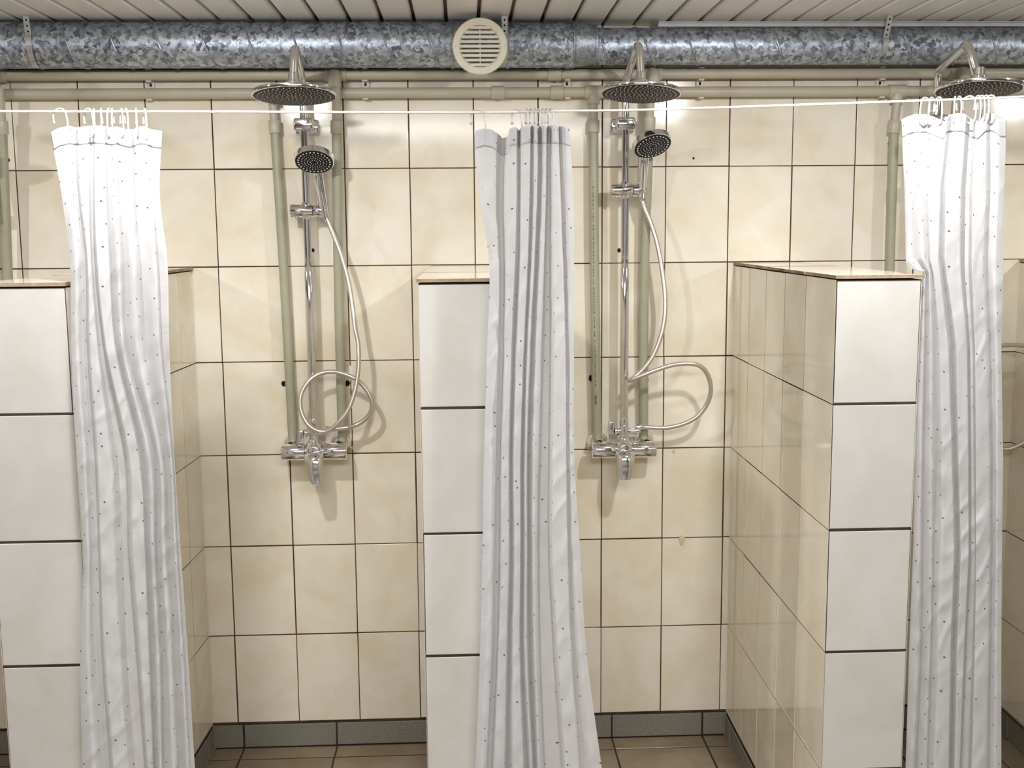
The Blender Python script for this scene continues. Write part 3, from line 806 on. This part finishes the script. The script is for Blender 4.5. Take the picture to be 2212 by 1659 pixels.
def curtain(label, levels, keys, top, Yc, clampx=None, bottom=1.52, seed=0, amp=1.):
    """keys: fold lines, each a depth towards the room (m) and its picture column at each level row"""
    rnd = random.Random(seed)
    colx, cold, kidx = [], [], []
    nsub = 9
    for i in range(len(keys)-1):
        for k in range(nsub): colx.append((i, k/nsub))
    colx.append((len(keys)-2, 1.))
    nrow = 300
    py0 = levels[0]; pyb = levels[-1]+62
    def key_at(i, py):
        xs = keys[i][1]
        if py >= levels[-1]: return xs[-1]+(xs[-1]-xs[-2])*(py-levels[-1])/(levels[-1]-levels[-2])
        if py <= levels[0]: return xs[0]
        for j in range(len(levels)-1):
            if py <= levels[j+1]:
                t = (py-levels[j])/(levels[j+1]-levels[j])
                a, b = xs[j], xs[j+1]; L = levels[j+1]-levels[j]
                m0 = (b-a)/L if j == 0 else .5*((b-a)/L+(a-xs[j-1])/(levels[j]-levels[j-1]))
                m1 = (b-a)/L if j == len(levels)-2 else .5*((b-a)/L+(xs[j+2]-b)/(levels[j+2]-levels[j+1]))
                if clampx: m0 = m1 = (b-a)/L
                return (2*t**3-3*t*t+1)*a+(t**3-2*t*t+t)*L*m0+(-2*t**3+3*t*t)*b+(t**3-t*t)*L*m1
    def build(r0, r1, off, extra=0.):
        bm = bmesh.new(); lay = bm.loops.layers.uv.verify(); grid = []; uvs = []
        for r in range(r0, r1+1):
            s = r/nrow; row = []
            kx = [None]*len(keys)
            pyr = py0+(pyb-py0)*s
            for i in range(len(keys)): kx[i] = key_at(i, pyr)
            for (i, f) in colx:
                a, b = kx[i], kx[i+1]
                da, db = keys[i][0], keys[i+1][0]
                g = .5-.5*math.cos(PI*f)
                gd = .3*g+.7*(math.sin(PI/2*f) if db > da else 1-math.cos(PI/2*f))   # round ridges, sharp valleys
                w = .35*f+.65*g                                   # ridges and valleys stay broad, flanks steep
                px = a+(b-a)*(.5*f+.5*w)
                yt = interp(top, key_at(i, py0)+(key_at(i+1, py0)-key_at(i, py0))*f)
                py = yt+(pyb-yt)*s
                d = (da+(db-da)*gd)*amp*(.6+.4*min(1., s*2.2))
                e = min(len(colx), 1)
                d += .0035*noise.noise(Vector((px*.03, pyr*.006, seed)))+.0018*noise.noise(Vector((px*.07, pyr*.025, seed+3)))
                q1 = noise.noise(Vector((px*.022+pyr*.011, pyr*.006-px*.006, seed+9)))
                d += .006*min(1., s*3)*(1-abs(q1)*3 if abs(q1) < .33 else 0)*(.4+.6*noise.noise(Vector((px*.01, pyr*.004, seed+5))))
                if (i == 0 and f < .6) or (i == len(keys)-2 and f > .4): d += .0011*math.sin(pyr*.55)*noise.noise(Vector((pyr*.03, seed, 1)))*2
                p = W(px, py, Yc-d-off)
                if clampx is not None and p.z < FZ+1.505 and p.x < clampx: p.x = clampx+(i+f)*.0004
                row.append(p)
            grid.append(row)
        # fabric coordinates: true cloth width across, height down
        arc = [0.]; mid = []
        ref = [0.]
        R = ARC
        vs_ = [[bm.verts.new(p) for p in row] for row in grid]
        for j in range(len(vs_)-1):
            for k in range(len(colx)-1):
                f = bm.faces.new((vs_[j+1][k], vs_[j+1][k+1], vs_[j][k+1], vs_[j][k]))
                for lp, kk, jj in zip(f.loops, (k, k+1, k+1, k), (j+1, j+1, j, j)):
                    lp[lay].uv = (R[kk]+seed*.37, grid[jj][0].z*0+(1-(r0+jj)/nrow)*1.75)
        return bm
    # arc length of the cloth at mid height
    pts = []
    ARC = [0.]
    pym = (py0+pyb)/2
    for (i, f) in colx:
        a, b = key_at(i, pym), key_at(i+1, pym); g = .5-.5*math.cos(PI*f)
        pts.append(W(a+(b-a)*f, pym, Yc-(keys[i][0]+(keys[i+1][0]-keys[i][0])*g)*amp*1.15))
    for a, b in zip(pts, pts[1:]): ARC.append(ARC[-1]+max((b-a).length, .0012)*1.15)
    bmc = build(0, nrow, 0.)
    ctr = W((keys[0][1][0]+keys[-1][1][0])/2, pyb, Yc)
    t = thing('shower_curtain', ctr, label, 'curtain')
    obj('curtain_cloth', bmc, M['fabric'], t, 80)
    rh = int(nrow*40/(pyb-py0))
    hb = obj('header_band', build(0, rh, .0008), M['fabric'], t, 80)
    md = hb.modifiers.new('thick', 'SOLIDIFY'); md.thickness = .0005
    return t, key_at
lv = [285, 420, 560, 760, 1000, 1200, 1400, 1660]
K1 = [(0, [109, 133, 150, 154, 166, 180, 173, 178]), (.016, [138, 150, 163, 166, 182, 190, 188, 200]), (-.020, [160, 162, 178, 182, 196, 203, 208, 226]),
      (-.012, [163, 167, 183, 187, 204, 212, 218, 238]), (.022, [170, 174, 189, 195, 212, 218, 226, 246]), (.014, [190, 190, 196, 210, 236, 242, 254, 268]), (-.026, [196, 197, 199, 217, 254, 266, 273, 293]), (-.022, [201, 200, 202, 222, 268, 276, 292, 312]),
      (.020, [206, 206, 210, 230, 281, 288, 303, 320]), (.014, [226, 228, 234, 248, 300, 312, 320, 330]), (-.016, [230, 232, 240, 252, 306, 318, 326, 334]), (.020, [250, 250, 256, 266, 322, 330, 340, 347]), (-.014, [256, 258, 268, 276, 335, 340, 350, 354]), (.018, [282, 284, 288, 298, 346, 352, 365, 375]),
      (-.016, [290, 292, 304, 318, 358, 366, 378, 390]), (.014, [318, 318, 335, 345, 370, 380, 392, 406]), (-.010, [326, 330, 343, 352, 375, 385, 398, 412]), (.004, [350, 345, 361, 366, 377.5, 391, 405, 421])]
T1 = [(108, 288), (124, 277), (150, 272), (163, 275), (190, 272), (215, 271), (240, 275), (252, 273), (275, 280), (290, 279), (300, 273), (315, 273), (325, 279), (350, 283)]
c1, ka1 = curtain('white dotted curtain gathered at the left, hanging beside the left-edge partition', lv, K1, T1, -1.040, seed=1, amp=.78)
K2 = [(.0, [1024, 1034, 1056, 1052, 1045, 1042, 1037, 1027]), (.014, [1045, 1050, 1067, 1065, 1060, 1058, 1053, 1042]), (.008, [1068, 1068, 1077, 1075, 1070, 1066, 1062, 1050]), (-.030, [1083, 1078, 1083, 1081, 1074, 1071, 1067, 1054]), (-.026, [1092, 1086, 1088, 1086, 1079, 1077, 1073, 1060]),
      (.024, [1098, 1095, 1096, 1092, 1085, 1085, 1078, 1068]), (.016, [1114, 1114, 1110, 1103, 1098, 1098, 1093, 1088]), (-.024, [1121, 1121, 1119, 1110, 1104, 1104, 1100, 1096]), (.022, [1128, 1128, 1127, 1118, 1111, 1113, 1109, 1110]), (.016, [1144, 1142, 1139, 1130, 1123, 1123, 1121, 1128]),
      (-.020, [1149, 1147, 1144, 1135, 1128, 1128, 1127, 1138]), (.020, [1157, 1157, 1152, 1142, 1136, 1136, 1136, 1148]), (-.026, [1166, 1165, 1160, 1150, 1142, 1143, 1144, 1156]), (.020, [1177, 1176, 1170, 1160, 1153, 1153, 1156, 1163]), (-.028, [1184, 1183, 1180, 1176, 1169, 1166, 1168, 1178]), (-.022, [1188, 1187, 1186, 1187, 1184, 1184, 1194, 1212]),
      (.020, [1194, 1195, 1196, 1198, 1195, 1195, 1206, 1222]), (.012, [1203, 1207, 1212, 1219, 1221, 1224, 1230, 1248]), (-.014, [1208, 1212, 1219, 1225, 1227, 1230, 1238, 1256]), (.012, [1221, 1225, 1229, 1232, 1233, 1239, 1252, 1280]), (.0, [1230, 1238, 1240, 1240, 1241, 1254, 1266, 1300])]
T2 = [(1024, 283), (1045, 277), (1062, 280), (1075, 288), (1085, 299), (1096, 296), (1101, 278), (1112, 274), (1118, 277), (1121, 282), (1126, 275), (1140, 270), (1160, 272), (1200, 271), (1215, 273), (1230, 277)]
c2, ka2 = curtain('white dotted curtain hanging in front of the middle partition', lv, K2, T2, -1.036, seed=2, amp=.78)
lv3 = [262, 420, 572, 604, 760, 1000, 1200, 1400, 1660]
K3 = [(0, [1947, 1954, 1957, 1985, 1981, 1976, 1972, 1964, 1956]), (.018, [1957, 1962, 1966, 1997, 1994, 1989, 1986, 1983, 1972]), (-.014, [1970, 1975, 1981, 2002, 2000, 1996, 1994, 1992, 1981]), (.012, [1988, 1988, 1996, 2008, 2012, 2011, 2012, 2008, 2000]), (-.008, [2000, 1999, 2005, 2014, 2021, 2024, 2019, 2014, 2006]),
      (.018, [2018, 2010, 2012, 2018, 2033, 2038, 2038, 2030, 2024]), (.018, [2046, 2030, 2026, 2030, 2048, 2055, 2060, 2052, 2048]), (-.022, [2056, 2037, 2033, 2037, 2056, 2063, 2069, 2060, 2054]), (.022, [2064, 2045, 2042, 2046, 2068, 2072, 2077, 2070, 2064]), (.020, [2086, 2074, 2072, 2074, 2088, 2091, 2092, 2082, 2072]),
      (-.040, [2096, 2086, 2084, 2085, 2096, 2098, 2098, 2088, 2077]), (-.036, [2103, 2094, 2092, 2093, 2101, 2103, 2106, 2100, 2091]), (.022, [2110, 2101, 2101, 2102, 2107, 2109, 2109, 2107, 2101]), (.016, [2130, 2128, 2122, 2123, 2128, 2135, 2135, 2132, 2128]),
      (-.012, [2139, 2140, 2134, 2135, 2142, 2145, 2145, 2142, 2137]), (.014, [2154, 2156, 2150, 2150, 2154, 2155, 2153, 2152, 2150]), (.0, [2174, 2169, 2167, 2167, 2163, 2167, 2164, 2163, 2163])]
T3 = [(1946, 259), (1960, 252), (1978, 246), (2000, 247), (2020, 253), (2040, 262), (2050, 248), (2068, 244), (2085, 246), (2100, 258), (2115, 262), (2128, 246), (2142, 244), (2155, 250), (2162, 257), (2174, 258)]
c3, ka3 = curtain('white dotted curtain at the far right, snagged over the partition corner', lv3, K3, T3, -.989, clampx=1.822, seed=3, amp=.78)

# clear hooks: over the cord, one leg through the cloth, ball on both ends
HOOK = [(-.012, -.022), (-.0125, -.008), (-.009, .003), (0., .0075), (.0085, .003), (.0125, -.012), (.0135, -.030), (.011, -.047), (.003, -.0535), (-.004, -.049)]
def hook(px, label, yaw, spread, group, drop_=1.):
    c = cord_at(W(px, 240, cordY(px)).x)
    t = thing('curtain_ring', c, label, 'curtain ring', group)
    ca, sa = math.cos(yaw), math.sin(yaw)
    P = [c+Vector((a*spread*sa, -a*ca*spread, b*drop_-.0012)) for a, b in HOOK]
    bm = bmesh.new(); tube(bm, spline(P, 5), .0020, 8); obj('hook', bm, M['clear'], t, 60)
    for nm, p in (('ball_tip', P[0]), ('ball_tip', P[-1])):
        bm = bmesh.new(); ball(bm, p, .0034, 0, 10); obj(nm, bm, M['clear'], t, 60)
gl, gm, gr = 'clear rings of the left curtain', 'clear rings of the middle curtain', 'clear rings of the right curtain'
hook(129, 'spread-open clear ring at the left end of the left curtain', 1.35, 1.25, gl)
hook(190, 'clear ring second from the left on the left curtain', .95, 1.15, gl)
for px, yw in ((203, .3), (219, .2), (236, -.2), (243, .1), (262, .55), (272, .6), (294, .3)):
    hook(px, 'clear plastic ring in the close bunch above the left curtain', yw, .8, gl)
hook(312, 'clear ring at the right end of the left curtain', .5, 1.0, gl)
hook(1032, 'spread-open clear ring alone at the left end of the middle curtain', 1.3, 1.3, gm)
hook(1116, 'clear ring just left of the middle curtain bunch, turned sideways', 1.2, .9, gm)
for px, yw in ((1138, .2), (1147, .3), (1156, .1), (1164, .35), (1172, .2), (1181, .4), (1190, .5)):
    hook(px, 'clear plastic ring in the tight bunch above the middle curtain', yw, .85, gm)
hook(1998, 'clear ring at the left end of the right curtain, legs apart', -1.1, 1.2, gr)
hook(2012, 'clear ring second from the left on the right curtain', -.9, .9, gr)
hook(2027, 'clear ring touching the riser above the right curtain', .3, .9, gr)
hook(2062, 'clear ring left of the pair in the middle of the right curtain', -.5, .9, gr)
hook(2071, 'clear ring right of the pair in the middle of the right curtain', .1, .8, gr)
hook(2093, 'widest clear ring arched in the middle of the right curtain', 1.25, 1.1, gr)
for px, yw in ((2111, .3), (2119, .4), (2128, .35)):
    hook(px, 'clear plastic ring in the small bunch right of centre on the right curtain', yw, .8, gr)
hook(2139, 'clear ring at the right end of the right curtain', 1.0, .9, gr)

# ------------------------------------------------------------------ lamps of the room (a row under the ceiling), added fill lights and exposure
for x in (-1.45, .1, 1.65, 3.2):     # lamps with cones shaped to lift the lower walls, plus added ceiling fill
    l = bpy.data.lights.new('ceiling_lamp', 'SPOT'); l.energy = 50; l.shadow_soft_size = .035; l.color = (1., .995, .985)
    l.spot_size = math.radians(156); l.spot_blend = 1.
    o = bpy.data.objects.new('ceiling_lamp', l); o.location = (x, -1.42, 2.15+FZ); C.objects.link(o)
    o.rotation_euler = (Vector((0, 1., -1.85))).to_track_quat('-Z', 'Y').to_euler()
    l = bpy.data.lights.new('ceiling_fill', 'POINT'); l.energy = 9; l.shadow_soft_size = .035; l.color = (1., .995, .985)  # extra point light added at each lamp to brighten the ceiling
    o = bpy.data.objects.new('ceiling_fill', l); o.location = (x, -1.42, 2.15+FZ); C.objects.link(o)
l = bpy.data.lights.new('fill_light', 'AREA'); l.shape = 'RECTANGLE'; l.size = 1.8; l.size_y = .9; l.energy = 112; l.color = (1., .995, .985)  # added soft fill that brightens the lower stall walls
o = bpy.data.objects.new('fill_light', l); o.location = (.8, -3.3, ZC-.02); C.objects.link(o)
w = bpy.data.worlds.new('world'); sc.world = w; w.use_nodes = True
w.node_tree.nodes['Background'].inputs[0].default_value = (.05, .05, .05, 1)
sc.view_settings.view_transform = 'Standard'; sc.view_settings.look = 'None'
sc.view_settings.gamma = 1; sc.view_settings.use_curve_mapping = False
sc.view_settings.exposure = -.13
try:
    sc.cycles.max_bounces = 10; sc.cycles.diffuse_bounces = 5; sc.cycles.glossy_bounces = 4; sc.cycles.transmission_bounces = 8
except Exception: pass
for o in sc.objects:
    if '_o' in o: del o['_o']
